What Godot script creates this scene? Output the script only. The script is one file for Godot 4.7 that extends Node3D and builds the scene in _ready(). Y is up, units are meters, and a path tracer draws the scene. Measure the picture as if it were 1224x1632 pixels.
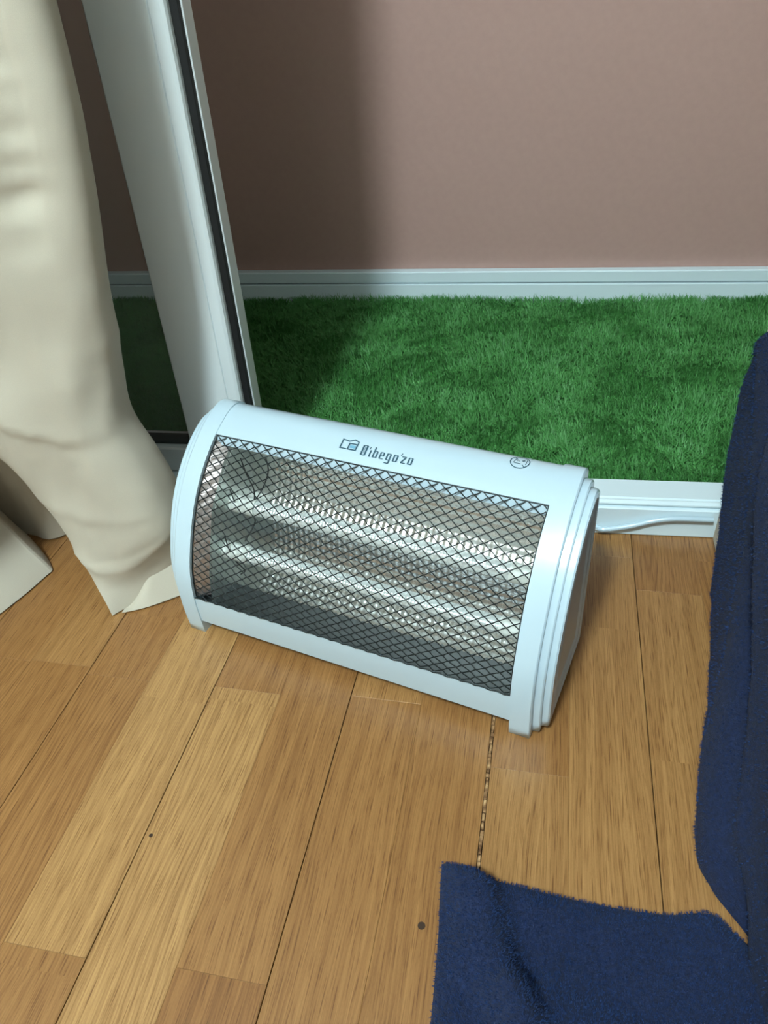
extends Node3D
# A small quartz heater on an oak floor by an open sliding balcony door.

const LEN := 0.384                       # heater length between the outer end rims
const DOOR_TURN := 0.0581                # the door wall stands 3.3 degrees off the floor boards
var rng := RandomNumberGenerator.new()
var M := {}
var taken := {}

# ---------------------------------------------------------------- helpers
func numbered(called: String) -> String:
	if not taken.has(called):
		taken[called] = 0
		return called
	taken[called] += 1
	return "%s_%03d" % [called, taken[called]]

func tag(o: Node, label := "", category := "", group := "", kind := "") -> Node:
	if label: o.set_meta("label", label)
	if category: o.set_meta("category", category)
	if group: o.set_meta("group", group)
	if kind: o.set_meta("kind", kind)
	return o

func thing(called: String, at := Vector3.ZERO, turn := 0.0) -> Node3D:
	var o := Node3D.new()
	o.name = numbered(called)
	add_child(o)
	o.position = at
	o.rotation.y = turn
	return o

func part(called: String, mesh: Mesh, mat: Material, parent: Node, at := Vector3.ZERO) -> MeshInstance3D:
	var o := MeshInstance3D.new()
	o.name = called
	o.mesh = mesh
	o.material_override = mat
	o.cast_shadow = GeometryInstance3D.SHADOW_CASTING_SETTING_ON
	parent.add_child(o, true)
	o.position = at
	return o

func new_st() -> SurfaceTool:
	var st := SurfaceTool.new()
	st.begin(Mesh.PRIMITIVE_TRIANGLES)
	st.set_smooth_group(-1)
	return st

func done(st: SurfaceTool, tangents := false) -> ArrayMesh:
	st.generate_normals()
	if tangents: st.generate_tangents()
	return st.commit()

# a triangle whose front looks along out
func tri(st: SurfaceTool, a: Vector3, b: Vector3, c: Vector3, out: Vector3) -> void:
	if (b - a).cross(c - a).dot(out) > 0.0:
		var t := b
		b = c
		c = t
	for p in [a, b, c]:
		st.set_uv(Vector2(p.x + p.y * 0.37, p.z + p.y))
		st.add_vertex(p)

func quad(st: SurfaceTool, a: Vector3, b: Vector3, c: Vector3, d: Vector3, out: Vector3) -> void:
	tri(st, a, b, c, out)
	tri(st, a, c, d, out)

# a box with chamfered edges
func bx(st: SurfaceTool, lo: Vector3, hi: Vector3, e := 0.001) -> void:
	var c := (lo + hi) * 0.5
	var h := (hi - lo) * 0.5
	e = minf(e, minf(h.x, minf(h.y, h.z)) * 0.9)
	st.set_smooth_group(-1)
	var f := func(s: Vector3, k: int) -> Vector3:
		var q := Vector3(h.x - e, h.y - e, h.z - e)
		q[k] = h[k]
		return c + q * s
	for k in 3:
		var i := (k + 1) % 3
		var j := (k + 2) % 3
		for sg in [-1.0, 1.0]:
			var ps := []
			for ab in [[-1, -1], [1, -1], [1, 1], [-1, 1]]:
				var s := Vector3.ONE
				s[k] = sg; s[i] = ab[0]; s[j] = ab[1]
				ps.append(f.call(s, k))
			var out := Vector3.ZERO
			out[k] = sg
			quad(st, ps[0], ps[1], ps[2], ps[3], out)
		for ab in [[-1, -1], [1, -1], [1, 1], [-1, 1]]:
			var s0 := Vector3.ONE
			s0[k] = -1; s0[i] = ab[0]; s0[j] = ab[1]
			var s1 := s0
			s1[k] = 1
			var out2 := Vector3.ZERO
			out2[i] = ab[0]; out2[j] = ab[1]
			quad(st, f.call(s0, i), f.call(s1, i), f.call(s1, j), f.call(s0, j), out2)
	for sx in [-1, 1]:
		for sy in [-1, 1]:
			for sz in [-1, 1]:
				var s := Vector3(sx, sy, sz)
				tri(st, f.call(s, 0), f.call(s, 1), f.call(s, 2), s)

func box_mesh(lo: Vector3, hi: Vector3, e := 0.001) -> ArrayMesh:
	var st := new_st()
	bx(st, lo, hi, e)
	return done(st)

# a smooth sheet from a grid of points; fn(i, j) gives each point
func sheet(nu: int, nv: int, fn: Callable, uvs := Vector2.ONE) -> ArrayMesh:
	var st := SurfaceTool.new()
	st.begin(Mesh.PRIMITIVE_TRIANGLES)
	st.set_smooth_group(0)
	for j in nv + 1:
		for i in nu + 1:
			st.set_uv(Vector2(float(i) / nu * uvs.x, float(j) / nv * uvs.y))
			st.add_vertex(fn.call(i, j))
	for j in nv:
		for i in nu:
			var a := j * (nu + 1) + i
			for k in [a, a + 1, a + nu + 2, a, a + nu + 2, a + nu + 1]:
				st.add_index(k)
	st.generate_normals()
	return st.commit()

# a round bar along a line of points, joined into st
func bar(st: SurfaceTool, pts: Array, r: float, sides := 6, caps := true, radii := []) -> void:
	var rings := []
	var side := Vector3.ZERO
	for k in pts.size():
		var t: Vector3 = (pts[mini(k + 1, pts.size() - 1)] - pts[maxi(k - 1, 0)]).normalized()
		if side == Vector3.ZERO:
			side = t.cross(Vector3.UP if absf(t.y) < 0.9 else Vector3.RIGHT).normalized()
		side = (side - t * side.dot(t)).normalized()
		var up := side.cross(t)
		var ring := []
		var rr: float = radii[k] if radii.size() else r
		for s in sides:
			var a := TAU * s / sides
			ring.append(pts[k] + (side * cos(a) + up * sin(a)) * rr)
		rings.append(ring)
	st.set_smooth_group(1)
	for k in pts.size() - 1:
		for s in sides:
			var s2 := (s + 1) % sides
			var out: Vector3 = rings[k][s] + rings[k][s2] - pts[k] * 2.0
			quad(st, rings[k][s], rings[k][s2], rings[k + 1][s2], rings[k + 1][s], out)
	if caps:
		st.set_smooth_group(-1)
		for e in [0, pts.size() - 1]:
			var out: Vector3 = pts[e] - pts[1 if e == 0 else e - 1]
			for s in range(1, sides - 1):
				tri(st, rings[e][0], rings[e][s], rings[e][s + 1], out)

func bar_mesh(pts: Array, r: float, sides := 8) -> ArrayMesh:
	var st := new_st()
	bar(st, pts, r, sides)
	return done(st)

# Catmull-Rom through 2D points
func smooth2(p: Array, n: int) -> Array:
	var out := []
	for k in p.size() - 1:
		var a: Vector2 = p[maxi(k - 1, 0)]
		var b: Vector2 = p[k]
		var c: Vector2 = p[k + 1]
		var d: Vector2 = p[mini(k + 2, p.size() - 1)]
		for i in n:
			out.append(b.cubic_interpolate(c, a, d, float(i) / n))
	out.append(p[-1])
	return out

func smooth3(p: Array, n: int) -> Array:
	var out := []
	for k in p.size() - 1:
		var a: Vector3 = p[maxi(k - 1, 0)]
		var d: Vector3 = p[mini(k + 2, p.size() - 1)]
		for i in n:
			out.append(p[k].cubic_interpolate(p[k + 1], a, d, float(i) / n))
	out.append(p[-1])
	return out

# a value from a table of [key, value] rows with rising keys
func look(tab: Array, k: float) -> float:
	if k <= tab[0][0]: return tab[0][1]
	for i in tab.size() - 1:
		if k <= tab[i + 1][0]:
			var t: float = (k - tab[i][0]) / (tab[i + 1][0] - tab[i][0])
			var a: float = tab[maxi(i - 1, 0)][1]
			var d: float = tab[mini(i + 2, tab.size() - 1)][1]
			return cubic_interpolate(tab[i][1], tab[i + 1][1], a, d, t)
	return tab[-1][1]

func bell(x: float, w: float) -> float:
	return exp(-(x / w) * (x / w))

# ---------------------------------------------------------------- materials
func mat(called: String, c: Color, rough := 0.5, metal := 0.0) -> StandardMaterial3D:
	var m := StandardMaterial3D.new()
	m.albedo_color = c
	m.roughness = rough
	m.metallic = metal
	m.cull_mode = BaseMaterial3D.CULL_DISABLED
	M[called] = m
	return m

func noise(freq: float, sd: int, oct := 3) -> FastNoiseLite:
	var n := FastNoiseLite.new()
	n.noise_type = FastNoiseLite.TYPE_SIMPLEX_SMOOTH
	n.seed = sd
	n.frequency = freq
	n.fractal_octaves = oct
	return n

func noise_tex(freq: float, sd: int, lo: Color, hi: Color, size := 512, oct := 4) -> NoiseTexture2D:
	var t := NoiseTexture2D.new()
	t.width = size
	t.height = size
	t.seamless = true
	t.noise = noise(freq, sd, oct)
	var g := Gradient.new()
	g.set_color(0, lo)
	g.set_color(1, hi)
	t.color_ramp = g
	return t

func relief(m: StandardMaterial3D, freq: float, sd: int, scale: float, strength: float, oct := 3) -> void:
	var t := NoiseTexture2D.new()
	t.width = 512
	t.height = 512
	t.seamless = true
	t.as_normal_map = true
	t.bump_strength = strength
	t.noise = noise(freq, sd, oct)
	m.normal_enabled = true
	m.normal_texture = t
	m.uv1_triplanar = true
	m.uv1_world_triplanar = true
	m.uv1_scale = Vector3.ONE * scale

# oak: 0.14 m across by 0.56 m along; kind 0 straight, 1 cathedral, 2 flecked
func oak_image(kind: int) -> ImageTexture:
	var w := 448
	var h := 896
	var img := Image.create(w, h, false, Image.FORMAT_RGB8)
	var broad := noise(1.0, 11 + kind, 2)
	var fine := noise(1.0, 31 + kind, 2)
	var pore := noise(1.0, 51 + kind, 1)
	var warp := noise(1.0, 71 + kind, 2)
	var fleck := noise(1.0, 91 + kind, 1)
	var light := Color(0.80, 0.635, 0.425)
	var dark := Color(0.53, 0.375, 0.215)
	for y in h:
		var fy := y / float(h)
		for x in w:
			var fx := x / float(w)
			var wob := warp.get_noise_2d(fx * 0.9, fy * 1.1)
			var t := 0.30 + 0.20 * broad.get_noise_2d(fx * 12.0 + wob * 1.0, fy * 1.1)
			t += 0.30 * fine.get_noise_2d(fx * 80.0 + wob * 5.0, fy * 2.4)
			if kind == 1:
				var cx := fposmod(fx * 2.0, 1.0) - 0.5 + wob * 0.16
				var ring := sqrt(cx * cx * 9.0 + 0.05) * 7.0 + fy * 5.0 + wob * 2.0
				t += 0.30 * pow(0.5 + 0.5 * sin(ring * TAU * 0.75), 4.0) - 0.06
			elif kind == 2:
				t += 0.16 * maxf(0.0, broad.get_noise_2d(fx * 30.0 + 7.0, fy * 26.0))
			var p := pore.get_noise_2d(fx * 140.0 + wob * 6.0, fy * 15.0)
			if p > 0.34: t += (p - 0.34) * 1.3
			var fl := fleck.get_noise_2d(fx * 200.0, fy * 200.0)
			t += 0.07 * fl
			img.set_pixel(x, y, light.lerp(dark, clampf(t, 0.0, 1.2)))
	img.generate_mipmaps()
	return ImageTexture.create_from_image(img)

func make_materials() -> void:
	var m := mat("heater_white", Color(0.745, 0.825, 0.872), 0.30)
	m.clearcoat_enabled = true
	m.clearcoat = 0.5
	m.clearcoat_roughness = 0.06
	mat("side_plastic", Color(0.80, 0.84, 0.86), 0.42)
	m = mat("frame_white", Color(0.86, 0.92, 0.945), 0.36)
	m = mat("sash_white", Color(0.86, 0.89, 0.90), 0.40)
	mat("seal", Color(0.03, 0.035, 0.04), 0.7)
	mat("gasket", Color(0.20, 0.23, 0.23), 0.6)
	m = mat("reflector", Color(0.92, 0.92, 0.91), 0.27, 1.0)
	mat("plate", Color(0.74, 0.77, 0.75), 0.32, 0.85)
	mat("flange", Color(0.72, 0.68, 0.67), 0.30, 0.8)
	mat("tray", Color(0.42, 0.44, 0.45), 0.45, 0.9)
	m = mat("quartz", Color(0.90, 0.93, 0.93), 0.16)
	m.metallic = 0.25
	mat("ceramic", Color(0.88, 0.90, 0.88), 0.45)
	mat("wire_dark", Color(0.055, 0.10, 0.105), 0.42, 0.2)
	mat("lead", Color(0.07, 0.08, 0.08), 0.5)
	mat("ink", Color(0.20, 0.33, 0.39), 0.5)
	mat("ink_pale", Color(0.45, 0.66, 0.76), 0.5)
	m = mat("curtain", Color(0.77, 0.735, 0.67), 0.85)
	m.albedo_texture = noise_tex(0.08, 5, Color(0.94, 0.94, 0.94), Color(1, 1, 1))
	relief(m, 0.25, 6, 26.0, 3.0)
	m.backlight_enabled = true
	m.backlight = Color(0.12, 0.115, 0.10)
	m.rim_enabled = true
	m.rim = 0.15
	m = mat("fleece", Color(0.05, 0.155, 0.33), 0.95)
	m.albedo_texture = noise_tex(0.05, 15, Color(0.42, 0.46, 0.52), Color(1, 1, 1), 512, 5)
	relief(m, 0.16, 16, 9.0, 7.0, 4)
	m.rim_enabled = true
	m.rim = 0.2
	m.rim_tint = 0.6
	m = mat("nap", Color.WHITE, 0.9)
	m.vertex_color_use_as_albedo = true
	m = mat("sofa_fabric", Color(0.80, 0.77, 0.70), 0.9)
	relief(m, 0.3, 26, 20.0, 5.0)
	m = mat("render_red", Color(0.72, 0.585, 0.55), 0.34)
	m.albedo_texture = noise_tex(0.012, 35, Color(0.975, 0.97, 0.97), Color(1, 1, 1), 512, 5)
	relief(m, 0.3, 36, 9.0, 0.8)
	mat("wall_paint", Color(0.74, 0.73, 0.70), 0.9)
	mat("ceiling_paint", Color(0.80, 0.80, 0.79), 0.9)
	mat("deck", Color(0.29, 0.55, 0.275), 0.95)
	mat("concrete", Color(0.45, 0.44, 0.42), 0.9)
	mat("under", Color(0.24, 0.16, 0.09), 0.9)
	m = mat("filler", Color(0.85, 0.72, 0.55), 0.8)
	m.albedo_texture = noise_tex(0.05, 45, Color(0.35, 0.24, 0.15), Color(1, 0.97, 0.92), 256, 2)
	m.uv1_triplanar = true
	m.uv1_world_triplanar = true
	m.uv1_scale = Vector3.ONE * 9.0
	mat("knot", Color(0.20, 0.12, 0.06), 0.6)
	m = mat("glass", Color(0.60, 0.66, 0.66, 0.10), 0.02)
	m.transparency = BaseMaterial3D.TRANSPARENCY_ALPHA
	m = mat("grass", Color(0.29, 0.55, 0.275), 0.55)
	m.backlight_enabled = true
	m.backlight = Color(0.10, 0.20, 0.08)
	m = mat("lamp_glow", Color(0.95, 0.97, 0.97), 0.5)
	m.emission_enabled = true
	m.emission = Color(0.90, 0.985, 1.0)
	m.emission_energy_multiplier = 4.0
	mat("lamp_body", Color(0.85, 0.85, 0.85), 0.4)
	# oak in three figures and several natural tones
	for k in 3:
		var t := oak_image(k)
		for q in 4:
			var o := mat("oak%d%d" % [k, q], [Color(0.90, 0.875, 0.835), Color(0.845, 0.80, 0.745), Color(0.79, 0.725, 0.655), Color(0.74, 0.66, 0.585)][q], 0.40)
			o.albedo_texture = t
			o.clearcoat_enabled = true
			o.clearcoat = 0.25
			o.clearcoat_roughness = 0.25

# ---------------------------------------------------------------- the setting
func plank_mesh(x0: float, x1: float, z0: float, z1: float, e: float, y: float) -> ArrayMesh:
	var st := SurfaceTool.new()
	st.begin(Mesh.PRIMITIVE_TRIANGLES)
	st.set_smooth_group(-1)
	var off := Vector2(rng.randf(), rng.randf())
	var top := [Vector3(x0 + e, y, z0 + e), Vector3(x1 - e, y, z0 + e), Vector3(x1 - e, y, z1 - e), Vector3(x0 + e, y, z1 - e)]
	var rimp := [Vector3(x0, y - e, z0), Vector3(x1, y - e, z0), Vector3(x1, y - e, z1), Vector3(x0, y - e, z1)]
	var low := []
	for p in rimp: low.append(Vector3(p.x, -0.012, p.z))
	var put := func(a: Vector3, b: Vector3, c: Vector3, d: Vector3) -> void:
		for p in [a, b, c, a, c, d]:
			st.set_uv(Vector2((p.x - x0) / 0.14 + off.x, (p.z - z0) / 0.56 + off.y))
			st.add_vertex(p)
	put.call(top[0], top[1], top[2], top[3])
	for k in 4:
		var n := (k + 1) % 4
		put.call(top[n], top[k], rimp[k], rimp[n])
		put.call(rimp[n], rimp[k], low[k], low[n])
	st.generate_normals()
	return st.commit()

func build_floor() -> void:
	var fl := thing("floor")
	tag(fl, "oak strip parquet floor with dark seams between boards", "", "", "structure")
	part("subfloor", box_mesh(Vector3(-2.22, -0.10, -0.83), Vector3(2.22, -0.006, 3.8)), M.under, fl)
	var s := 0.0703
	var joints := {-5: -0.33, -4: -0.60, -3: -0.30, -2: -0.463, -1: -0.465, 0: -0.456, 1: -0.198, 2: -0.46, 3: -0.204, 4: -0.469, 5: -0.60, 6: -0.41, 7: -0.715, 8: -0.661, 9: -0.72, 10: -0.45}
	# tone (0 pale .. 3 brown) and figure of the planks that show: [beyond the joint, before it]
	var tones := {-3: [2, 2], -2: [2, 2], -1: [1, 2], 0: [2, 2], 1: [0, 2], 2: [2, 0], 3: [2, 3], 4: [1, 2], 5: [2, 2], 6: [2, 1], 7: [1, 1], 8: [2, 1], 9: [2, 2]}
	var figs := {-2: [0, 1], -1: [2, 2], 0: [2, 1], 1: [2, 0], 2: [0, 1], 3: [0, 0], 4: [2, 0], 5: [0, 0], 6: [0, 0], 7: [1, 0], 8: [1, 2], 9: [1, 1]}
	for k in range(-18, 28):
		var x0 := -0.4434 + k * s
		var x1 := x0 + s
		# the dark seams lie between boards two strips wide
		var g0 := 0.00042 if posmod(k, 2) == 0 else 0.00004
		var g1 := 0.00042 if posmod(k, 2) == 1 else 0.00004
		if k == 6: g0 = 0.0020
		if k == 5: g1 = 0.0016
		var j: float = joints[k] if joints.has(k) else -0.46 + 0.26 * posmod(k, 2) + rng.randf_range(-0.05, 0.05)
		var z := j - 0.52
		while z < 1.6:
			var a := maxf(z, -0.825)
			var b := minf(z + 0.52, 1.59)
			if b - a > 0.01:
				var which := 0 if z < j - 0.1 else 1
				var tone: int = tones[k][which] if tones.has(k) else rng.randi_range(0, 3)
				var fig: int = figs[k][which] if figs.has(k) else rng.randi_range(0, 2)
				part("plank", plank_mesh(x0 + g0, x1 - g1, a + 0.00004, b - 0.00004, 0.00025, rng.randf_range(-0.00012, 0.0)), M["oak%d%d" % [fig, tone]], fl)
			z += 0.52
	# the rest of the floor, behind the camera, in one even part
	for a in [[-2.2, -1.709, -0.825, 3.78], [1.525, 2.2, -0.825, 3.78], [-1.7088, 1.5248, 1.5905, 3.78]]:
		part("far_flooring", box_mesh(Vector3(a[0], -0.02, a[2]), Vector3(a[1], 0.0, a[3]), 0.0005), M.oak02, fl)
	# crumbling pale filler in one seam
	var st := new_st()
	var fx := -0.4434 + 6 * s
	var zz := -0.50
	while zz < -0.30:
		var ln := rng.randf_range(0.0025, 0.008)
		bx(st, Vector3(fx - rng.randf_range(0.0008, 0.0015), -0.006, zz), Vector3(fx + rng.randf_range(0.0010, 0.0019), rng.randf_range(-0.0010, 0.0), zz + ln), 0.0003)
		zz += ln + maxf(0.0, rng.randf_range(-0.002, 0.0014))
	tag(part("seam_filler", done(st), M.filler, fl), "pale crumbling filler in the seam", "", "", "stuff")
	for p in [Vector3(-0.059, 0.0001, -0.264), Vector3(-0.297, 0.0001, -0.298)]:
		var r := 0.0030 if p.x > -0.1 else 0.0018
		var kn := new_st()
		for i in 12:
			tri(kn, p, p + Vector3(cos(TAU * i / 12), 0, sin(TAU * i / 12)) * r, p + Vector3(cos(TAU * (i + 1) / 12), 0, sin(TAU * (i + 1) / 12)) * r, Vector3.UP)
		part("knot", done(kn), M.knot, fl)

# a point in the door wall's own frame: x along it, y up, d metres behind the sill's room face
func build_door() -> void:
	var at := Vector3(0, 0, -0.7515)
	var fr := thing("door_1", at, DOOR_TURN)
	tag(fr, "white fixed frame and low sill of the sliding balcony door", "", "", "structure")
	var st := new_st()
	bx(st, Vector3(-1.45, 0.0, -0.052), Vector3(0.95, 0.040, 0.0), 0.0015)
	part("sill", done(st), M.frame_white, fr)
	st = new_st()
	bx(st, Vector3(-1.45, 0.0395, -0.012), Vector3(0.95, 0.0475, -0.0035), 0.003)
	part("sill_lip", done(st), M.frame_white, fr)
	st = new_st()
	bx(st, Vector3(-1.45, 0.0395, -0.052), Vector3(0.95, 0.046, -0.0135), 0.0015)
	part("sill_track", done(st), M.frame_white, fr)
	st = new_st()
	bx(st, Vector3(-1.45, 0.0, -0.052), Vector3(-1.40, 2.14, 0.0), 0.002)
	part("jamb", done(st), M.frame_white, fr)
	st = new_st()
	bx(st, Vector3(0.90, 0.0, -0.052), Vector3(0.95, 2.14, 0.0), 0.002)
	part("jamb", done(st), M.frame_white, fr)
	part("head", box_mesh(Vector3(-1.45, 2.09, -0.052), Vector3(0.95, 2.14, 0.0), 0.002), M.frame_white, fr)
	# the sliding leaf, pushed to the left
	var sa := thing("door_2", at, DOOR_TURN)
	tag(sa, "white sliding door leaf with glass pane, pushed open behind the curtain", "", "", "structure")
	var y0 := 0.047
	var y1 := 2.09
	# stile: a stepped profile (x, depth) drawn upward
	var prof := [Vector2(-0.434, -0.080), Vector2(-0.434, -0.0375), Vector2(-0.4325, -0.036), Vector2(-0.3835, -0.036), Vector2(-0.3825, -0.0335), Vector2(-0.3715, -0.0335), Vector2(-0.3705, -0.0350), Vector2(-0.3695, -0.0335), Vector2(-0.3590, -0.0335), Vector2(-0.3555, -0.0350), Vector2(-0.3540, -0.0385), Vector2(-0.3540, -0.080)]
	st = new_st()
	for k in prof.size():
		var a: Vector2 = prof[k]
		var b: Vector2 = prof[(k + 1) % prof.size()]
		var out := Vector3(-(b.y - a.y), 0, b.x - a.x)
		quad(st, Vector3(a.x, y0, a.y), Vector3(b.x, y0, b.y), Vector3(b.x, y1, b.y), Vector3(a.x, y1, a.y), out)
	part("stile", done(st), M.sash_white, sa)
	part("seal", box_mesh(Vector3(-0.3545, y0, -0.070), Vector3(-0.3460, y1, -0.044), 0.0006), M.seal, sa)
	part("edge_strip", box_mesh(Vector3(-0.3462, y0, -0.074), Vector3(-0.3440, y1, -0.050), 0.0006), M.sash_white, sa)
	part("stile", box_mesh(Vector3(-1.40, y0, -0.080), Vector3(-1.32, y1, -0.036), 0.002), M.sash_white, sa)
	part("rail", box_mesh(Vector3(-1.32, y0, -0.080), Vector3(-0.434, 0.083, -0.036), 0.002), M.sash_white, sa)
	part("rail", box_mesh(Vector3(-1.32, 2.02, -0.080), Vector3(-0.434, y1, -0.036), 0.002), M.sash_white, sa)
	part("glazing_gasket", box_mesh(Vector3(-1.32, 0.083, -0.066), Vector3(-0.434, 0.088, -0.046), 0.001), M.gasket, sa)
	part("glazing_gasket", box_mesh(Vector3(-0.4370, 0.083, -0.066), Vector3(-0.434, 2.02, -0.046), 0.0005), M.gasket, sa)
	part("glass_pane", box_mesh(Vector3(-1.33, 0.075, -0.060), Vector3(-0.430, 2.03, -0.054), 0.0003), M.glass, sa)
	# the wall around the opening
	var wl := thing("wall_back", at, DOOR_TURN)
	tag(wl, "plain off-white wall around the balcony door", "", "", "structure")
	part("wall_piece", box_mesh(Vector3(-2.40, -0.1, -0.20), Vector3(-1.45, 2.52, 0.0), 0.002), M.wall_paint, wl)
	part("wall_piece", box_mesh(Vector3(0.95, -0.1, -0.20), Vector3(2.40, 2.52, 0.0), 0.002), M.wall_paint, wl)
	part("lintel", box_mesh(Vector3(-1.45, 2.14, -0.20), Vector3(0.95, 2.52, 0.0), 0.002), M.wall_paint, wl)

func build_room() -> void:
	for a in [["wall_left", Vector3(-2.32, -0.1, -0.9), Vector3(-2.20, 2.6, 3.9)], ["wall_right", Vector3(2.20, -0.1, -1.0), Vector3(2.32, 2.6, 3.9)], ["wall_front", Vector3(-2.2, -0.1, 3.78), Vector3(2.2, 2.6, 3.90)]]:
		var o := part(a[0], box_mesh(a[1], a[2], 0.002), M.wall_paint, self)
		tag(o, "plain off-white painted room wall, " + a[0].replace("wall_", "") + " side", "", "", "structure")
	var c := part("ceiling", box_mesh(Vector3(-2.32, 2.50, -1.10), Vector3(2.32, 2.6, 3.9), 0.002), M.ceiling_paint, self)
	tag(c, "plain white ceiling above the room", "", "", "structure")

func build_balcony() -> void:
	var at := Vector3(0, 0, -0.7515)
	var b := thing("floor_balcony", at, DOOR_TURN)
	tag(b, "concrete balcony slab under the artificial grass", "", "", "structure")
	part("slab", box_mesh(Vector3(-1.9, -0.15, -0.95), Vector3(1.7, 0.004, -0.082)), M.concrete, b)
	part("turf_backing", box_mesh(Vector3(-1.75, 0.004, -0.690), Vector3(1.5, 0.010, -0.054), 0.001), M.deck, b)
	var w := thing("wall_parapet", at, DOOR_TURN)
	tag(w, "smooth brownish red balcony parapet behind the grass", "", "", "structure")
	part("parapet", box_mesh(Vector3(-1.9, 0.004, -0.90), Vector3(1.7, 1.05, -0.712), 0.003), M.render_red, w)
	for x in [-1.9, 1.5]:
		part("parapet_return", box_mesh(Vector3(x, 0.004, -0.7118), Vector3(x + 0.2, 1.05, -0.205), 0.003), M.render_red, w)
	var t := thing("trim_1", at, DOOR_TURN)
	tag(t, "white grooved base rail along the foot of the red parapet", "", "", "structure")
	part("base_rail", box_mesh(Vector3(-1.7, 0.004, -0.7118), Vector3(1.5, 0.048, -0.690), 0.0012), M.frame_white, t)
	part("rail_cap", box_mesh(Vector3(-1.7, 0.0495, -0.7118), Vector3(1.5, 0.072, -0.6925), 0.002), M.frame_white, t)
	part("rail_joint", box_mesh(Vector3(-1.7, 0.0480, -0.7118), Vector3(1.5, 0.0495, -0.696), 0.0002), M.gasket, t)
	# artificial turf: tufts of bent blades
	var tuft_meshes := []
	for v in 4:
		var st := new_st()
		for k in 11:
			var a := rng.randf() * TAU
			var root := Vector3(rng.randf_range(-0.004, 0.004), 0, rng.randf_range(-0.004, 0.004))
			var lean := Vector3(cos(a), 0, sin(a)) * rng.randf_range(0.1, 0.75)
			var h := rng.randf_range(0.016, 0.028)
			var sd := Vector3(-sin(a + 0.4), 0, cos(a + 0.4)) * 0.00065
			var p1 := root + Vector3(lean.x * h * 0.35, h * 0.55, lean.z * h * 0.35)
			var p2 := root + Vector3(lean.x * h, h * (1.0 - lean.length() * 0.3), lean.z * h)
			quad(st, root - sd, root + sd, p1 + sd, p1 - sd, Vector3.UP)
			tri(st, p1 - sd, p1 + sd, p2, Vector3.UP)
		tuft_meshes.append(done(st))
	var turf := thing("artificial_grass", at, DOOR_TURN)
	tag(turf, "bright green artificial grass carpet on the balcony floor", "artificial grass", "", "stuff")
	var n := noise(1.0, 88, 3)
	for v in 4:
		var mm := MultiMesh.new()
		mm.transform_format = MultiMesh.TRANSFORM_3D
		mm.mesh = tuft_meshes[v]
		mm.instance_count = 7500
		for k in 7500:
			var x := rng.randf_range(-1.25, 0.75)
			var d := rng.randf_range(-0.687, -0.056)
			var flat := 0.85 + 0.35 * n.get_noise_2d(x * 5.0 + 40.0, d * 5.0)
			var bs := Basis(Vector3.UP, rng.randf() * TAU).scaled(Vector3(1, flat, 1))
			bs = Basis(Vector3(1, 0, 0), n.get_noise_2d(x * 6.0, d * 6.0 + 90.0) * 0.9) * bs
			mm.set_instance_transform(k, Transform3D(bs, Vector3(x, 0.010, d)))
		var mi := MultiMeshInstance3D.new()
		mi.name = "pile"
		mi.multimesh = mm
		mi.material_override = M.grass
		mi.set_meta("kind", "stuff")
		turf.add_child(mi, true)

# ---------------------------------------------------------------- curtain
func fold_mesh(rows: Array, nu: int, fn: Callable) -> ArrayMesh:
	return sheet(nu, rows.size() - 1, func(i: int, j: int) -> Vector3: return fn.call(float(i) / nu, rows[j]))

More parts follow.
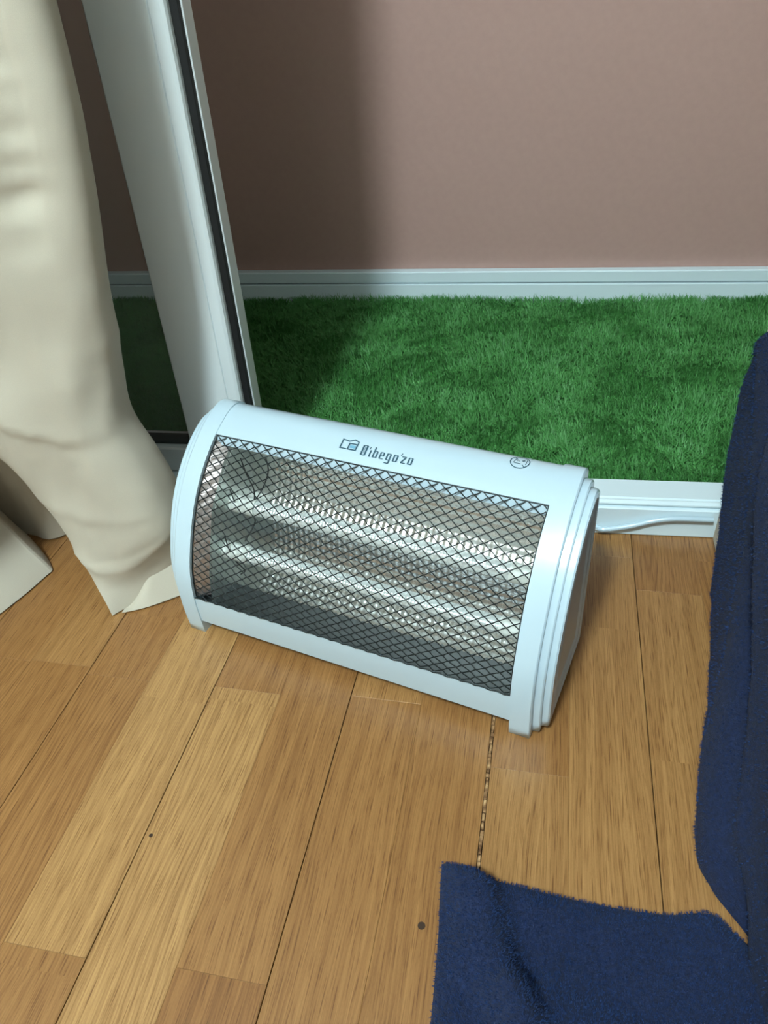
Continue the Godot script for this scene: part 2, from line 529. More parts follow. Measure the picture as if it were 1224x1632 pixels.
func build_curtain() -> void:
	var c := thing("curtain", Vector3(-0.62, 0, -0.62))
	var o := c.position
	tag(c, "heavy cream curtain bunched at the door, hem trailing on the oak floor", "curtain")
	var n := noise(1.0, 7, 2)
	var rows := []
	for k in 111: rows.append(0.0022 + 0.70 * k / 110.0)
	for k in 12: rows.append(0.70 + 0.12 * (k + 1))
	# the large fold beside the heater
	var xr := [[0.0, -0.398], [0.05, -0.388], [0.09, -0.385], [0.123, -0.390], [0.165, -0.402], [0.209, -0.417], [0.25, -0.415], [0.30, -0.406], [0.47, -0.381], [0.575, -0.375], [0.8, -0.372], [2.2, -0.372]]
	var xl := [[0.0, -0.455], [0.03, -0.473], [0.065, -0.502], [0.12, -0.536], [0.20, -0.582], [0.27, -0.66], [0.36, -0.76], [0.5, -0.86], [0.7, -0.92], [2.2, -0.95]]
	part("fold", fold_mesh(rows, 72, func(s: float, y: float) -> Vector3:
		var a: float = look(xl, y)
		var b: float = look(xr, y)
		var th := lerpf(-0.35, PI + 0.45, s)
		var cx := cos(th)
		var x := lerpf(a, b, 0.5 - 0.5 * signf(cx) * pow(absf(cx), 0.85))
		var sn := sin(th)
		var z := -0.618 + (0.050 * pow(maxf(sn, 0.0), 0.65) if sn > 0.0 else 0.06 * sn)
		var q := (x - a) / (b - a)
		z += (1.0 - q) * 0.020 * smoothstep(0.16, 0.0, y)
		var f := maxf(sn, 0.0)
		z = lerpf(lerpf(-0.535, -0.605, clampf(q, 0.0, 1.0)) - (0.03 * maxf(-sn, 0.0)), z, smoothstep(-0.01, 0.10, y))
		# unseen bulge added further left, shaped to shade the low folds
		z += 0.42 * smoothstep(-0.53, -0.68, x) * smoothstep(0.15, 0.30, y)
		# creases that sag across the fold
		var y1 := 0.212 + 0.055 * (1.0 - q) * (1.0 - q) - 0.004 * f
		var d1 := y - y1
		z += f * 0.0048 * (exp(-d1 / 0.030) if d1 > 0.0 else exp(d1 / 0.0022))
		var y2 := 0.122 - 0.016 * f + 0.02 * (1.0 - q)
		var d2 := y - y2
		z += f * 0.0025 * (exp(-d2 / 0.02) if d2 > 0.0 else exp(d2 / 0.003))
		var y3 := 0.080 - 0.032 * f + 0.006 * q
		z += f * 0.0035 * bell(y - y3, 0.0045) - f * 0.005 * smoothstep(y3, y3 - 0.03, y)
		# the stitched side hem and the hollows beside it
		var hem := x - b + 0.036
		z -= (0.0035 * bell(hem, 0.0025) + 0.013 * bell(hem + 0.012, 0.020) * (1.0 + 0.5 * n.get_noise_2d(y * 30.0, 1.0))) * smoothstep(0.36, 0.46, y)
		z -= 0.012 * bell(x + 0.50, 0.05) * bell(y - 0.30, 0.05)
		z += 0.008 * bell(x + 0.455, 0.03) * bell(y - 0.27, 0.05)
		z -= 0.006 * bell(x + 0.425 - (y - 0.25) * 0.25, 0.012) * bell(y - 0.27, 0.05)
		z += 0.005 * n.get_noise_2d(x * 13.0, y * 5.0) * f
		x += 0.003 * n.get_noise_2d(y * 22.0, 3.0) * f
		# the hem lifts towards the heater
		y += 0.026 * smoothstep(0.35, 1.0, q) * clampf(1.0 - y / 0.12, 0.0, 1.0)
		return Vector3(x, y, z) - o), M.curtain, c)
	# the fold hanging behind it
	part("fold", fold_mesh(rows, 60, func(s: float, y: float) -> Vector3:
		var x := lerpf(-1.05, -0.47, s)
		var z := -0.690 + 0.034 * smoothstep(-0.565, -0.605, x) - 0.012 * cos((x + 0.62) * 26.0) * smoothstep(-0.6, -0.7, x)
		z += 0.004 * n.get_noise_2d(x * 20.0, y * 5.0)
		return Vector3(x, y, z) - o), M.curtain, c)
	# the fold that flares out on the floor
	var xe := [[0.0, -0.566], [0.03, -0.594], [0.06, -0.622], [0.10, -0.655], [0.2, -0.72], [0.35, -0.78], [0.6, -0.82], [2.2, -0.84]]
	var plan := smooth2([V(-0.66, -0.672), V(-0.60, -0.632), V(-0.572, -0.606), V(-0.567, -0.598), V(-0.569, -0.590), V(-0.580, -0.545), V(-0.602, -0.495), V(-0.66, -0.44), V(-0.75, -0.42), V(-0.86, -0.45)], 8)
	part("fold", fold_mesh(rows, plan.size() - 1, func(s: float, y: float) -> Vector3:
		var p: Vector2 = plan[roundi(s * (plan.size() - 1))]
		var back: float = look(xe, y) + 0.566
		return Vector3(p.x + back, y, p.y - 0.25 * absf(back) + 0.004 * n.get_noise_2d(p.x * 16.0 + 9.0, y * 9.0)) - o), M.curtain, c)
	# the hem lying under the large fold, towards the heater
	var low := []
	for k in 13: low.append(0.046 * k / 12.0)
	part("hem", fold_mesh(low, 30, func(s: float, y: float) -> Vector3:
		var p := Vector2(-0.447, -0.543).lerp(Vector2(-0.372, -0.590), s)
		return Vector3(p.x, y * smoothstep(0.0, 0.35, s) + 0.0022, p.y - y * 0.9 + 0.003 * sin(s * 5.0)) - o), M.curtain, c)

# ---------------------------------------------------------------- heater
var prof := []       # front profile (depth, height), foot to back
var arc := []

func prof_at(s: float) -> Array:
	for k in prof.size() - 1:
		if s <= arc[k + 1] or k == prof.size() - 2:
			var t: float = (s - arc[k]) / (arc[k + 1] - arc[k])
			var d: Vector2 = (prof[k + 1] - prof[k]).normalized()
			return [prof[k].lerp(prof[k + 1], t), Vector2(-d.y, d.x)]
	return []

# u along the heater, s along its front profile, out of the surface by e
func on_skin(u: float, s: float, e: float) -> Vector3:
	var a := prof_at(s)
	var p: Vector2 = a[0] + a[1] * e
	return Vector3(u, p.y, -p.x)

func s_of(w: float, y: float) -> float:
	var best := 0.0
	var far := 9.0
	for k in prof.size():
		var d: float = prof[k].distance_to(Vector2(w, y))
		if d < far:
			far = d
			best = arc[k]
	return best

# a bent sheet between two profile positions, with thickness
func skin_sheet(u0: float, u1: float, s0: float, s1: float, n: int, e: float, thick: float) -> ArrayMesh:
	var st := new_st()
	for k in n:
		var a := lerpf(s0, s1, float(k) / n)
		var b := lerpf(s0, s1, float(k + 1) / n)
		st.set_smooth_group(1)
		var out := on_skin(u0, a, e + 0.01) - on_skin(u0, a, e)
		quad(st, on_skin(u0, a, e), on_skin(u1, a, e), on_skin(u1, b, e), on_skin(u0, b, e), out)
		st.set_smooth_group(2)
		quad(st, on_skin(u0, a, e - thick), on_skin(u1, a, e - thick), on_skin(u1, b, e - thick), on_skin(u0, b, e - thick), -out)
	st.set_smooth_group(-1)
	for q in [[s0, s1], [s1, s0]]:
		var out := on_skin(u0, q[0], e) - on_skin(u0, lerpf(q[0], q[1], 0.05), e)
		quad(st, on_skin(u0, q[0], e), on_skin(u1, q[0], e), on_skin(u1, q[0], e - thick), on_skin(u0, q[0], e - thick), out)
	return done(st)

# rings of the end shape, each [u, inset], joined one to the next; closed at the end when asked
func end_loft(steps: Array, outline: Array, close_first: bool, close_last: bool, sg: float) -> ArrayMesh:
	var st := new_st()
	var c := Vector2(0.072, 0.100)
	var ring := func(k: int) -> Array:
		var r := []
		var i: float = steps[k][1]
		for p in outline:
			var q: Vector2 = c + Vector2((p.x - c.x) * (0.071 - i) / 0.071, (p.y - c.y) * (0.105 - i) / 0.105)
			r.append(Vector3(steps[k][0], q.y, -q.x))
		return r
	for k in steps.size() - 1:
		var a: Array = ring.call(k)
		var b: Array = ring.call(k + 1)
		st.set_smooth_group(k + 1)
		for i in a.size():
			var j := (i + 1) % a.size()
			var mid: Vector3 = a[i] - Vector3(a[i].x, c.y, -c.x)
			var out := mid * absf(b[i].x - a[i].x) * 20.0 + Vector3(sg, 0, 0) * mid.length() * signf(steps[k + 1][1] - steps[k][1]) * 0.001
			quad(st, a[i], a[j], b[j], b[i], out)
	st.set_smooth_group(-1)
	for e in [[close_first, 0, -sg], [close_last, steps.size() - 1, sg]]:
		if e[0]:
			var r: Array = ring.call(e[1])
			var m := Vector3(r[0].x, c.y, -c.x)
			for i in r.size():
				tri(st, m, r[i], r[(i + 1) % r.size()], Vector3(e[2], 0, 0))
	return done(st)

# flat print on the skin: strokes of [width, points...] in millimetres from a place on the skin
func print_mesh(strokes: Array, u0: float, s0: float) -> ArrayMesh:
	var st := new_st()
	st.set_smooth_group(1)
	for k in strokes:
		var hw: float = k[0] * 0.5
		for i in range(1, k.size() - 1):
			var a: Vector2 = k[i]
			var b: Vector2 = k[i + 1]
			var t := (b - a).normalized()
			var nn := Vector2(-t.y, t.x) * hw
			a -= t * hw * 0.7
			b += t * hw * 0.7
			var q := []
			for p in [a - nn, b - nn, b + nn, a + nn]:
				q.append(on_skin(u0 + p.x * 0.001, s0 + p.y * 0.001, 0.0005))
			quad(st, q[0], q[1], q[2], q[3], Vector3(0, 1, 0.3))
	return done(st)

func V(x: float, y: float) -> Vector2:
	return Vector2(x, y)

func build_heater() -> void:
	var h := thing("quartz_heater", Vector3(-0.360, 0, -0.5365), deg_to_rad(-13.6))
	tag(h, "white quartz heater with dark wire mesh front standing on the oak floor", "heater")
	prof = smooth2([V(0, 0), V(-0.003, 0.04), V(-0.001, 0.075), V(0.006, 0.10), V(0.019, 0.13), V(0.034, 0.155), V(0.055, 0.179), V(0.082, 0.2000), V(0.105, 0.2115), V(0.122, 0.2155), V(0.136, 0.2110), V(0.142, 0.196), V(0.141, 0.10), V(0.141, 0.003)], 6)
	arc = [0.0]
	for k in range(1, prof.size()): arc.append(arc[-1] + prof[k].distance_to(prof[k - 1]))
	var s_top := s_of(0.0865, 0.2020)
	var s_bot := s_of(-0.002, 0.055)
	var s_low := s_of(-0.001, 0.017)
	# body: hood from the opening over the top and down the back, and the lip below the opening
	var body := part("hood", skin_sheet(0.0185, LEN - 0.0185, s_top, arc[-1], 70, 0.0, 0.0015), M.heater_white, h)
	tag(body, "white curved hood")
	part("lower_lip", skin_sheet(0.0185, LEN - 0.0185, s_low, s_bot, 14, 0.0, 0.0015), M.heater_white, h)
	var lipst := new_st()
	var lip2 := smooth2([V(-0.0005, 0.0175), V(0.004, 0.0135), V(0.012, 0.0120), V(0.03, 0.0120), V(0.139, 0.0120)], 4)
	for k in lip2.size() - 1:
		quad(lipst, Vector3(0.0185, lip2[k].y, -lip2[k].x), Vector3(LEN - 0.0185, lip2[k].y, -lip2[k].x), Vector3(LEN - 0.0185, lip2[k + 1].y, -lip2[k + 1].x), Vector3(0.0185, lip2[k + 1].y, -lip2[k + 1].x), Vector3.DOWN)
	part("bottom_plate", done(lipst), M.heater_white, h)
	# end caps: a wide rim with a foot, stepped twice towards the side panel
	var outline := []
	for k in prof.size():
		if k % 2 == 0: outline.append(prof[k])
	outline.append(V(0.139, 0.0))
	outline.append(V(0.07, 0.0))
	for side in [0, 1]:
		var sg := -1.0 if side == 0 else 1.0
		var steps := []
		for p in [[-0.0200, 0.0], [-0.0200, -0.0012], [-0.0012, -0.0012], [0.0, 0.0], [0.0, 0.0050], [0.0060, 0.0055], [0.0072, 0.0066], [0.0072, 0.0100], [0.0125, 0.0106], [0.0140, 0.0120], [0.0140, 0.0155]]:
			steps.append([(LEN if side else 0.0) + sg * p[0], p[1]])
		var cap := part("end_cap", end_loft(steps, outline, true, false, sg), M.heater_white, h)
		tag(cap, "white end cap with stepped rim")
		var deep := []
		for p in [[0.0140, 0.0155], [0.0128, 0.0172], [0.0125, 0.0260], [0.0138, 0.0280], [0.0138, 0.0300], [0.0120, 0.0330]]:
			deep.append([(LEN if side else 0.0) + sg * p[0], p[1]])
		part("side_panel", end_loft(deep, outline, false, true, sg), M.side_plastic, cap)
	# reflector: two embossed troughs
	var rp := smooth2([V(0.0838, 0.1925), V(0.098, 0.188), V(0.112, 0.172), V(0.113, 0.150), V(0.104, 0.128), V(0.088, 0.112), V(0.092, 0.095), V(0.088, 0.070), V(0.072, 0.050), V(0.050, 0.040), V(0.026, 0.036)], 10)
	var rl := [0.0]
	for k in range(1, rp.size()): rl.append(rl[-1] + rp[k].distance_to(rp[k - 1]))
	var total: float = rl[-1]
	var at_r := func(s: float) -> Array:
		for k in rp.size() - 1:
			if s <= rl[k + 1] or k == rp.size() - 2:
				var d: Vector2 = (rp[k + 1] - rp[k]).normalized()
				return [rp[k].lerp(rp[k + 1], (s - rl[k]) / (rl[k + 1] - rl[k])), Vector2(d.y, -d.x)]
		return []
	var u0 := 0.034
	var u1 := LEN - 0.0215
	var nu := 300
	var nv := 150
	part("reflector", sheet(nu, nv, func(i: int, j: int) -> Vector3:
		var u := lerpf(u0, u1, float(i) / nu)
		var s := total * j / nv
		var a: Array = at_r.call(s)
		var e := 0.0
		if u > u0 + 0.030 and u < u1 - 0.006 and s > 0.010:
			e = 0.00055 * cos(PI * (u + s * 0.8) / 0.0066) * cos(PI * (u - s * 0.8) / 0.0066)
		var q: Vector2 = a[0] + a[1] * e
		return Vector3(u, q.y, -q.x)), M.reflector, h)
	part("floor_tray", sheet(2, 2, func(i: int, j: int) -> Vector3:
		return Vector3(lerpf(0.021, LEN - 0.021, i / 2.0), lerpf(0.036, 0.046, j / 2.0), -lerpf(0.060, 0.0015, j / 2.0))), M.tray, h)
	for u in [0.0360, LEN - 0.0212]:
		var ps := PackedVector2Array()
		for k in range(0, rp.size(), 4): ps.append(rp[k])
		ps.append(V(0.004, 0.046)); ps.append(V(0.010, 0.080)); ps.append(V(0.036, 0.145)); ps.append(V(0.070, 0.183))
		var st := new_st()
		var ids := Geometry2D.triangulate_polygon(ps)
		for k in range(0, ids.size(), 3):
			var v := []
			for q in 3: v.append(Vector3(u, ps[ids[k + q]].y, -ps[ids[k + q]].x))
			tri(st, v[0], v[1], v[2], Vector3(1 if u < 0.1 else -1, 0, 0))
		var pl := part("end_plate", done(st), M.plate, h)
		# white bars painting in glints of punched slots along the left plate's fold
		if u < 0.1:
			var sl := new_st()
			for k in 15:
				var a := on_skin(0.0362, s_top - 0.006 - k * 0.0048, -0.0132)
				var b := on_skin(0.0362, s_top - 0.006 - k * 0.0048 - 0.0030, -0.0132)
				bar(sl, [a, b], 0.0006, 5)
			part("slot_glints", done(sl), M.ceramic, pl)
	part("side_flange", sheet(4, 40, func(i: int, j: int) -> Vector3:
		var f := i / 4.0
		return on_skin(lerpf(0.0203, 0.0362, f), lerpf(s_bot, s_top - 0.003, j / 40.0), lerpf(-0.0040, -0.0135, f) - 0.0012 * sin(f * 9.0) * sin(j * 1.9))), M.flange, h)
	var fst := new_st()
	quad(fst, Vector3(0.0203, 0.2015, -0.0868), Vector3(LEN - 0.0203, 0.2015, -0.0868), Vector3(LEN - 0.0203, 0.1925, -0.0838), Vector3(0.0203, 0.1925, -0.0838), Vector3(0, 0, 1))
	part("inner_flange", done(fst), M.heater_white, h)
	# quartz tubes on ceramic holders
	for tb in [V(0.071, 0.131), V(0.045, 0.087)]:
		var a := 0.066
		var b := LEN - 0.046
		var sides := 48
		var nl := 330
		var tube := part("quartz_tube", sheet(sides, nl, func(i: int, j: int) -> Vector3:
			var th := TAU * i / sides
			var x := lerpf(a, b, float(j) / nl)
			var r := 0.0084 + 0.0007 * cos(th * 6.0 + x * TAU / 0.0064) * cos(th * 6.0 - x * TAU / 0.0064)
			return Vector3(x, tb.y + sin(th) * r, -tb.x + cos(th) * r)), M.quartz, h)
		tag(tube, "white ribbed quartz heating tube")
		for e in [[0.0345, a], [b, LEN - 0.0212]]:
			var st := new_st()
			var l: float = e[1] - e[0]
			var pp := []
			for k in 6: pp.append(Vector3(e[0] + l * k / 5.0, tb.y, -tb.x))
			bar(st, pp, 0.009, 18, true, [0.0098, 0.0098, 0.0094, 0.0094, 0.0100, 0.0100])
			part("ceramic_holder", done(st), M.ceramic, tube)
	# leads at the left end
	for pts in [[Vector3(0.048, 0.182, -0.082), Vector3(0.053, 0.165, -0.080), Vector3(0.062, 0.150, -0.076), Vector3(0.063, 0.138, -0.071)], [Vector3(0.075, 0.184, -0.088), Vector3(0.072, 0.165, -0.092), Vector3(0.067, 0.148, -0.085), Vector3(0.063, 0.139, -0.074)], [Vector3(0.036, 0.148, -0.070), Vector3(0.044, 0.147, -0.062), Vector3(0.044, 0.138, -0.064)], [Vector3(0.058, 0.128, -0.066), Vector3(0.060, 0.112, -0.070), Vector3(0.056, 0.098, -0.052)], [Vector3(0.036, 0.104, -0.046), Vector3(0.046, 0.100, -0.036), Vector3(0.046, 0.092, -0.038)], [Vector3(0.052, 0.082, -0.036), Vector3(0.058, 0.068, -0.040), Vector3(0.048, 0.056, -0.044)]]:
		part("lead", bar_mesh(smooth3(pts, 6), 0.0007, 6), M.lead, h)
	# woven wire guard over the opening
	var wst := new_st()
	var ga := 0.0205
	var gb := LEN - 0.0205
	var rows := 40.0                         # half-diamonds from top to bottom
	var px := 0.0135
	var span := s_top - s_bot
	for fam in [-1.0, 1.0]:
		for k in range(-21, 48):
			var pts := []
			var n := 120
			for i in n + 1:
				var f := float(i) / n            # from the top of the opening down
				var u: float = ga + k * px + fam * f * rows * px * 0.5
				if u < ga or u > gb: continue
				# wires kink where they cross
				var x := f * rows
				var kink: float = 0.00030 * sin(x * TAU) * fam
				pts.append(on_skin(u + kink, s_top - f * span, -0.0022 + 0.00040 * fam * cos(x * PI)))
			if pts.size() > 2: bar(wst, pts, 0.00056, 5, true)
	# edge wires and the rolled bottom edge
	for u in [ga + 0.0004, gb - 0.0004]:
		var pts := []
		for i in 40: pts.append(on_skin(u, s_top - span * i / 39.0, -0.002))
		bar(wst, pts, 0.0006, 5, true)
	var wav := []
	for i in 260:
		var f := i / 259.0
		wav.append(on_skin(lerpf(ga, gb, f), s_bot + 0.0006 + 0.0014 * absf(sin(f * (gb - ga) / px * PI)), 0.0004))
	bar(wst, wav, 0.0008, 5, true)
	var top := []
	for i in 30: top.append(on_skin(lerpf(ga, gb, i / 29.0), s_top - 0.0004, -0.0016))
	bar(wst, top, 0.0006, 5, true)
	tag(part("wire_guard", done(wst), M.wire_dark, h), "dark green diamond wire mesh guard")
	# print on the hood: the maker's sign and name, and the do-not-cover sign
	var thick := 1.6
	var thin := 0.85
	var glyph := {
		"O": [[thick + 0.3, V(0.9, 1.2), V(0.9, 10.6)], [thick + 0.3, V(4.4, 1.2), V(4.4, 10.6)], [thin, V(0.6, 0.6), V(4.2, 0.6)], [thin, V(1.2, 11.3), V(4.6, 11.3)], [0.4, V(2.65, 2.4), V(2.65, 9.6)]],
		"'": [[0.9, V(0.2, 8.2), V(0.8, 10.4)]],
		"r": [[thick, V(0.8, 0.6), V(0.8, 6.8)], [thin, V(0.2, 0.4), V(1.6, 0.4)]],
		"b": [[thick, V(0.8, 0.6), V(0.8, 11.0)], [thick, V(4.0, 1.0), V(4.0, 6.6)], [thin, V(0.8, 0.5), V(3.8, 0.5)], [thin, V(1.2, 7.1), V(3.8, 7.3)]],
		"e": [[thick, V(0.8, 0.8), V(0.8, 6.8)], [thick, V(3.8, 4.2), V(3.8, 6.8)], [thin, V(0.8, 7.3), V(3.6, 7.3)], [thin, V(1.0, 3.8), V(4.0, 3.8)], [thin, V(0.8, 0.5), V(4.0, 0.5)]],
		"g": [[thick, V(0.8, 1.2), V(0.8, 6.8)], [thick, V(3.9, -2.2), V(3.9, 6.8)], [thin, V(0.8, 7.3), V(3.8, 7.3)], [thin, V(0.8, 0.6), V(3.6, 0.6)], [thin + 0.2, V(0.4, -2.9), V(3.8, -2.9)]],
		"o": [[thick, V(0.8, 0.9), V(0.8, 6.8)], [thick, V(3.9, 0.9), V(3.9, 6.8)], [thin, V(0.8, 7.3), V(3.8, 7.3)], [thin, V(0.8, 0.5), V(3.8, 0.5)]],
		"z": [[thin + 0.2, V(0.4, 7.2), V(4.0, 7.2)], [thick, V(3.7, 6.6), V(0.9, 1.2)], [thin + 0.2, V(0.5, 0.6), V(4.4, 0.6)]]}
	var name_strokes := []
	var x := 0.0
	for a in [["O", 5.9], ["'", 0.9], ["r", 2.5], ["b", 5.6], ["e", 5.4], ["g", 5.6], ["o", 5.4], ["'", 1.0], ["z", 5.4], ["o", 5.6]]:
		for k in glyph[a[0]]:
			var q := [k[0] * 0.95]
			for i in range(1, k.size()): q.append(V(x + k[i].x, k[i].y))
			name_strokes.append(q)
		x += a[1] + (1.0 if a[0] != "'" else 0.4)
	var s_name := s_of(0.0985, 0.2060)
	for q in name_strokes:
		for i in range(1, q.size()): q[i] = V(q[i].x * 1.06, q[i].y)
	part("brand_name", print_mesh(name_strokes, 0.1790, s_name - 0.0035), M.ink, h)
	part("brand_sign", print_mesh([[1.5, V(1, 0.6), V(1, 10.4)], [1.1, V(0.8, 0.5), V(7.6, 0.5)], [1.2, V(0.8, 10.6), V(8, 9.6), V(13, 12.2), V(17.6, 10.4), V(17.6, 7.6)], [1.4, V(9.2, 0.8), V(9.2, 7.0)], [1.4, V(17.4, 0.8), V(17.4, 7.0)], [1.3, V(9.0, 0.6), V(17.6, 0.6)], [1.3, V(9.0, 7.2), V(17.6, 7.2)]], 0.1555, s_name - 0.0005), M.ink, h)
	part("brand_sign_fill", print_mesh([[3.2, V(11.6, 3.9), V(15.2, 3.9)]], 0.1555, s_name - 0.0005), M.ink_pale, h)
	var sign_strokes := []
	var ring := [0.85]
	for i in 33: ring.append(V(8.6 * cos(TAU * i / 32), 8.6 * sin(TAU * i / 32)))
	sign_strokes.append(ring)
	sign_strokes.append([0.9, V(-5.6, 6.4), V(5.6, -6.4)])
	sign_strokes.append([0.6, V(-5.4, -2.0), V(-4.2, 4.6)])
	sign_strokes.append([0.6, V(5.8, -3.0), V(5.6, 4.0)])
	sign_strokes.append([0.5, V(-5.0, -2.8), V(1.0, -2.8)])
	sign_strokes.append([0.5, V(-3.0, 0.2), V(-1.6, 1.6), V(-0.4, 0.2)])
	sign_strokes.append([1.6, V(2.2, 1.8), V(3.6, 2.6)])
	part("warning_sign", print_mesh(sign_strokes, 0.3265, s_of(0.1220, 0.2155)), M.ink, h)
	# mains lead lying against the door sill
	var cord := [Vector3(0.385, 0.022, -0.158), Vector3(0.405, 0.012, -0.195), Vector3(0.425, 0.010, -0.225)]
	var world := [Vector3(0.060, 0.011, -0.7495), Vector3(0.085, 0.011, -0.7510), Vector3(0.115, 0.017, -0.7535), Vector3(0.140, 0.026, -0.7550), Vector3(0.165, 0.031, -0.7560), Vector3(0.207, 0.0315, -0.7585)]
	cord = [Vector3(0.345, 0.030, -0.1405), Vector3(0.349, 0.020, -0.165)]
	for p in world: cord.append(h.transform.affine_inverse() * p)
	part("power_cord", bar_mesh(smooth3(cord, 8), 0.0034, 10), M.heater_white, h)

# ---------------------------------------------------------------- sofa and blanket
func build_sofa() -> void:
	var s := thing("sofa", Vector3(0.62, 0, -0.35))
	var o := s.position
	tag(s, "cream upholstered sofa end beside the balcony door under a blue blanket", "sofa")
	part("base", box_mesh(Vector3(0.2085, 0.002, -0.758) - o, Vector3(1.06, 0.30, 1.05) - o, 0.012), M.sofa_fabric, s)
	part("seat_cushion", box_mesh(Vector3(0.225, 0.30, -0.75) - o, Vector3(0.86, 0.43, 1.04) - o, 0.03), M.sofa_fabric, s)
	part("backrest", box_mesh(Vector3(0.86, 0.30, -0.75) - o, Vector3(1.06, 0.82, 1.05) - o, 0.03), M.sofa_fabric, s)

func build_blanket() -> void:
	var b := thing("blanket", Vector3(0.2, 0, -0.3))
	var o := b.position
	tag(b, "navy blue fleece blanket hanging off the cream sofa and trailing on the floor", "blanket")
	var n := noise(1.0, 60, 3)
	# the side that hangs from the seat: far edge z by height, foot x by z
	var far := [[0.0, -0.660], [0.05, -0.697], [0.10, -0.727], [0.166, -0.745], [0.224, -0.744], [0.283, -0.704], [0.36, -0.62], [0.45, -0.52]]
	var foot := [[-0.72, 0.201], [-0.66, 0.197], [-0.56, 0.183], [-0.475, 0.168], [-0.396, 0.152], [-0.351, 0.148], [-0.323, 0.156], [-0.297, 0.168], [-0.267, 0.170], [-0.238, 0.165], [-0.10, 0.16], [0.2, 0.17], [0.6, 0.18]]
	var side_at := func(a: float, t: float) -> Vector3:
		var y: float
		var x: float
		var drop := 0.445
		var over := 0.14
		var run := t * (drop + over)
		if run < drop:
			y = run + 0.003
			x = 0.0
		else:
			y = drop + 0.003
			x = run - drop
		var yy := clampf(y, 0.0, 0.45)
		var z0: float = look(far, yy)
		var z := lerpf(z0, 0.35, pow(a, 1.25))
		var base := lerpf(look(foot, z), 0.198, smoothstep(0.0, 0.34, yy))
		# one long fold slants from the far top down to the near floor, its upper side overhanging
		var g := yy + 0.79 * (z + 0.262)
		var under := base + 0.012 * bell(g + 0.012, 0.020) - 0.007 * bell(g + 0.075, 0.035) * smoothstep(0.0, 0.05, yy)
		var upper := 0.167 + 0.004 * sin(g * 42.0) + 0.004 * smoothstep(0.0, 0.10, g)
		var fold := base - lerpf(under, upper, smoothstep(-0.004, 0.012, g) * smoothstep(0.02, 0.14, z - z0) * smoothstep(0.34, 0.20, yy))
		var corner := smoothstep(drop - 0.05, drop, run) * (1.0 - smoothstep(drop, drop + 0.05, run))
		var p := Vector3(base + x - fold * (1.0 if x == 0.0 else 0.0) * smoothstep(0.44, 0.36, yy), y + fold * smoothstep(0.0, 0.05, x), z)
		p.x += 0.014 * corner
		p.y -= 0.014 * corner
		p.x -= 0.002 * (n.get_noise_2d(z * 18.0, y * 12.0))
		p.x = minf(p.x, 0.2065) if x == 0.0 and y < 0.43 else p.x
		return p - o
	var side := part("hanging_side", sheet(230, 130, func(i: int, j: int) -> Vector3: return side_at.call(i / 230.0, j / 130.0)), M.fleece, b)
	nap(side, side_at, 26000, Vector3(-1, 0.3, 0))
	# the end that trails on the floor
	var topz := [[-0.05, -0.312], [0.0, -0.305], [0.07, -0.300], [0.12, -0.301], [0.152, -0.307], [0.165, -0.297], [0.19, -0.278]]
	var leftx := [[0.0, -0.050], [0.2, -0.045], [0.45, -0.041], [1.0, -0.035]]
	var end_at := func(a: float, t: float) -> Vector3:
		var x := lerpf(look(leftx, t), 0.185, a)
		var z := lerpf(look(topz, x), -0.02, t)
		var edge := pow(clampf(minf(a / 0.07, t / 0.07), 0.0, 1.0), 0.5)
		var y := 0.004 + 0.013 * edge
		# a fold leaning across and a hollow behind it
		var q := x + 0.012 - (z + 0.294) * 0.40
		y += 0.020 * edge * bell(q + 0.012, 0.020) - 0.008 * edge * bell(q - 0.012, 0.012)
		y += 0.014 * edge * bell(x - 0.03 - (z + 0.21) * 0.6, 0.03) * smoothstep(-0.24, -0.20, z)
		y += edge * 0.008 * n.get_noise_2d(x * 14.0, z * 14.0) + 0.09 * smoothstep(-0.26, 0.0, z) * edge
		return Vector3(x, maxf(y, 0.002), z) - o
	var trail := part("trailing_end", sheet(110, 90, func(i: int, j: int) -> Vector3: return end_at.call(i / 110.0, j / 90.0)), M.fleece, b)
	nap(trail, end_at, 26000, Vector3.UP)

# the short soft pile of fleece, standing off a sheet
func nap(of: Node, at: Callable, count: int, outward: Vector3) -> void:
	var st := new_st()
	for k in 3:
		var d := Vector3(rng.randf_range(-0.5, 0.5), 1.0, rng.randf_range(-0.5, 0.5)).normalized()
		var sd := Vector3(cos(k * 2.1), 0, sin(k * 2.1)) * 0.00028
		tri(st, d * -0.0002 - sd, d * -0.0002 + sd, d * 0.0021, Vector3(sd.z, 0, -sd.x))
	var mm := MultiMesh.new()
	mm.transform_format = MultiMesh.TRANSFORM_3D
	mm.use_colors = true
	mm.mesh = done(st)
	mm.instance_count = count
	for k in count:
		var a := rng.randf()
		var t := rng.randf()
		var p: Vector3 = at.call(a, t)
		var du: Vector3 = at.call(minf(a + 0.004, 1.0), t) - at.call(maxf(a - 0.004, 0.0), t)
		var dv: Vector3 = at.call(a, minf(t + 0.004, 1.0)) - at.call(a, maxf(t - 0.004, 0.0))
		var nn := du.cross(dv).normalized()
		if nn.dot(outward) < 0.0: nn = -nn
		var sx := nn.cross(Vector3(rng.randf_range(-1, 1), rng.randf_range(-1, 1), rng.randf_range(-1, 1))).normalized()
		mm.set_instance_transform(k, Transform3D(Basis(sx, nn, sx.cross(nn)) * rng.randf_range(0.7, 1.3), p))
		var c := rng.randf_range(0.7, 1.35)
		mm.set_instance_color(k, Color(0.0050 * c, 0.026 * c, 0.100 * c))
	var mi := MultiMeshInstance3D.new()
	mi.name = "nap"
	mi.multimesh = mm
	mi.material_override = M.nap
	mi.set_meta("kind", "stuff")
	of.add_child(mi, true)

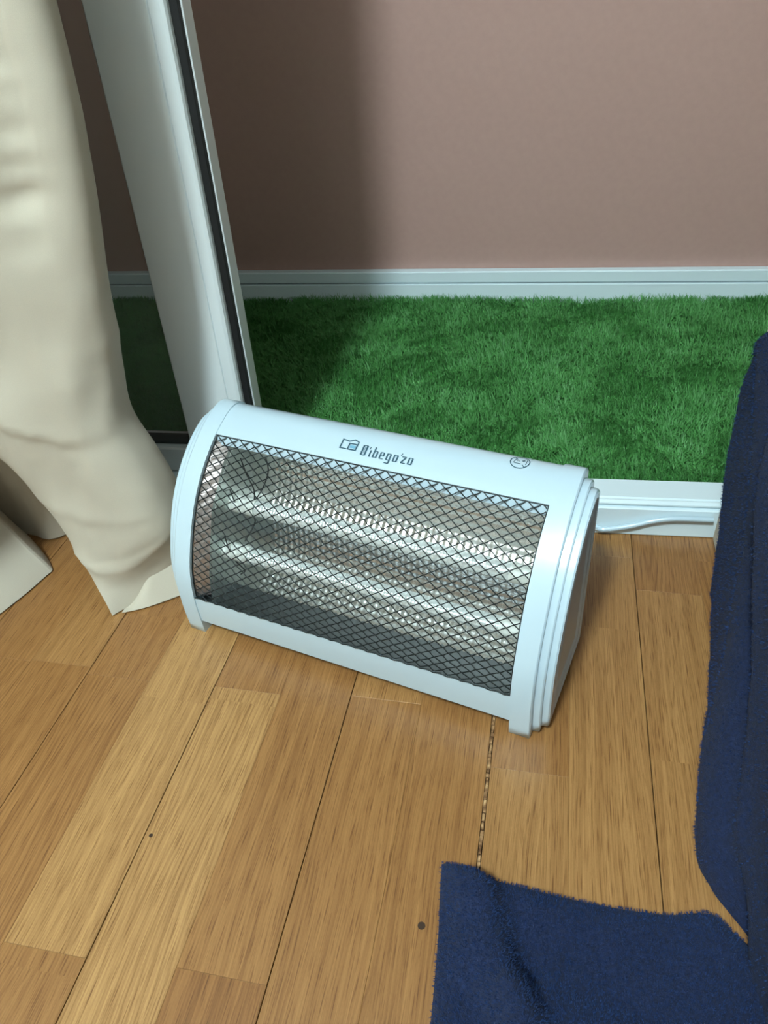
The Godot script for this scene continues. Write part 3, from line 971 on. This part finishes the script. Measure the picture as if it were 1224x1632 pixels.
func build_lamp(at: Vector3) -> void:
	var l := thing("ceiling_lamp", at)
	tag(l, "round white ceiling lamp giving cool light", "lamp")
	part("base", _disc(0.15, 0.0, -0.03), M.lamp_body, l)
	part("diffuser", _disc(0.135, -0.03, -0.055), M.lamp_glow, l)
	var o := OmniLight3D.new()
	o.name = "lamp_light"
	o.light_color = Color(0.90, 0.985, 1.0)
	o.light_energy = 6.1
	o.light_size = 0.13
	o.omni_range = 9.0
	o.omni_attenuation = 2.0
	o.shadow_enabled = true
	l.add_child(o)
	o.position = Vector3(0, -0.20, 0)

func _disc(r: float, top: float, bottom: float) -> ArrayMesh:
	var st := new_st()
	var rs := [[0.0, top], [r, top], [r, bottom + 0.008], [r - 0.008, bottom], [0.0, bottom]]
	for k in 4:
		for i in 40:
			var a := TAU * i / 40
			var b := TAU * (i + 1) / 40
			var f := func(q: Array, an: float) -> Vector3: return Vector3(cos(an) * q[0], q[1], sin(an) * q[0])
			var out: Vector3 = Vector3.UP if k == 0 else (Vector3.DOWN if k == 3 else Vector3(cos(a), -0.3, sin(a)))
			quad(st, f.call(rs[k], a), f.call(rs[k], b), f.call(rs[k + 1], b), f.call(rs[k + 1], a), out)
	return done(st)

# ---------------------------------------------------------------- scene
func _ready() -> void:
	rng.seed = 20240
	var cam := Camera3D.new()
	cam.name = "camera"
	add_child(cam)
	cam.fov = rad_to_deg(2.0 * atan(816.0 / 1219.0))
	cam.near = 0.02
	cam.transform = Transform3D(Basis(Vector3(0.97904, -0.05757, -0.19537), Vector3(-0.07369, 0.79414, -0.60325), Vector3(0.18988, 0.60500, 0.77325)).orthonormalized(), Vector3(0, 0.6, 0))
	cam.current = true
	var we := WorldEnvironment.new()
	we.name = "environment"
	var env := Environment.new()
	env.background_mode = Environment.BG_COLOR
	env.background_color = Color(0.020, 0.024, 0.035)
	env.tonemap_mode = Environment.TONE_MAPPER_LINEAR
	env.tonemap_exposure = 1.0
	env.sdfgi_enabled = true
	env.ssao_enabled = true
	env.ssil_enabled = true
	we.environment = env
	add_child(we)
	make_materials()
	build_lamp(Vector3(-0.44, 2.50, 1.0))
	build_floor()
	build_door()
	build_room()
	build_balcony()
	build_sofa()
	build_curtain()
	build_heater()
	build_blanket()
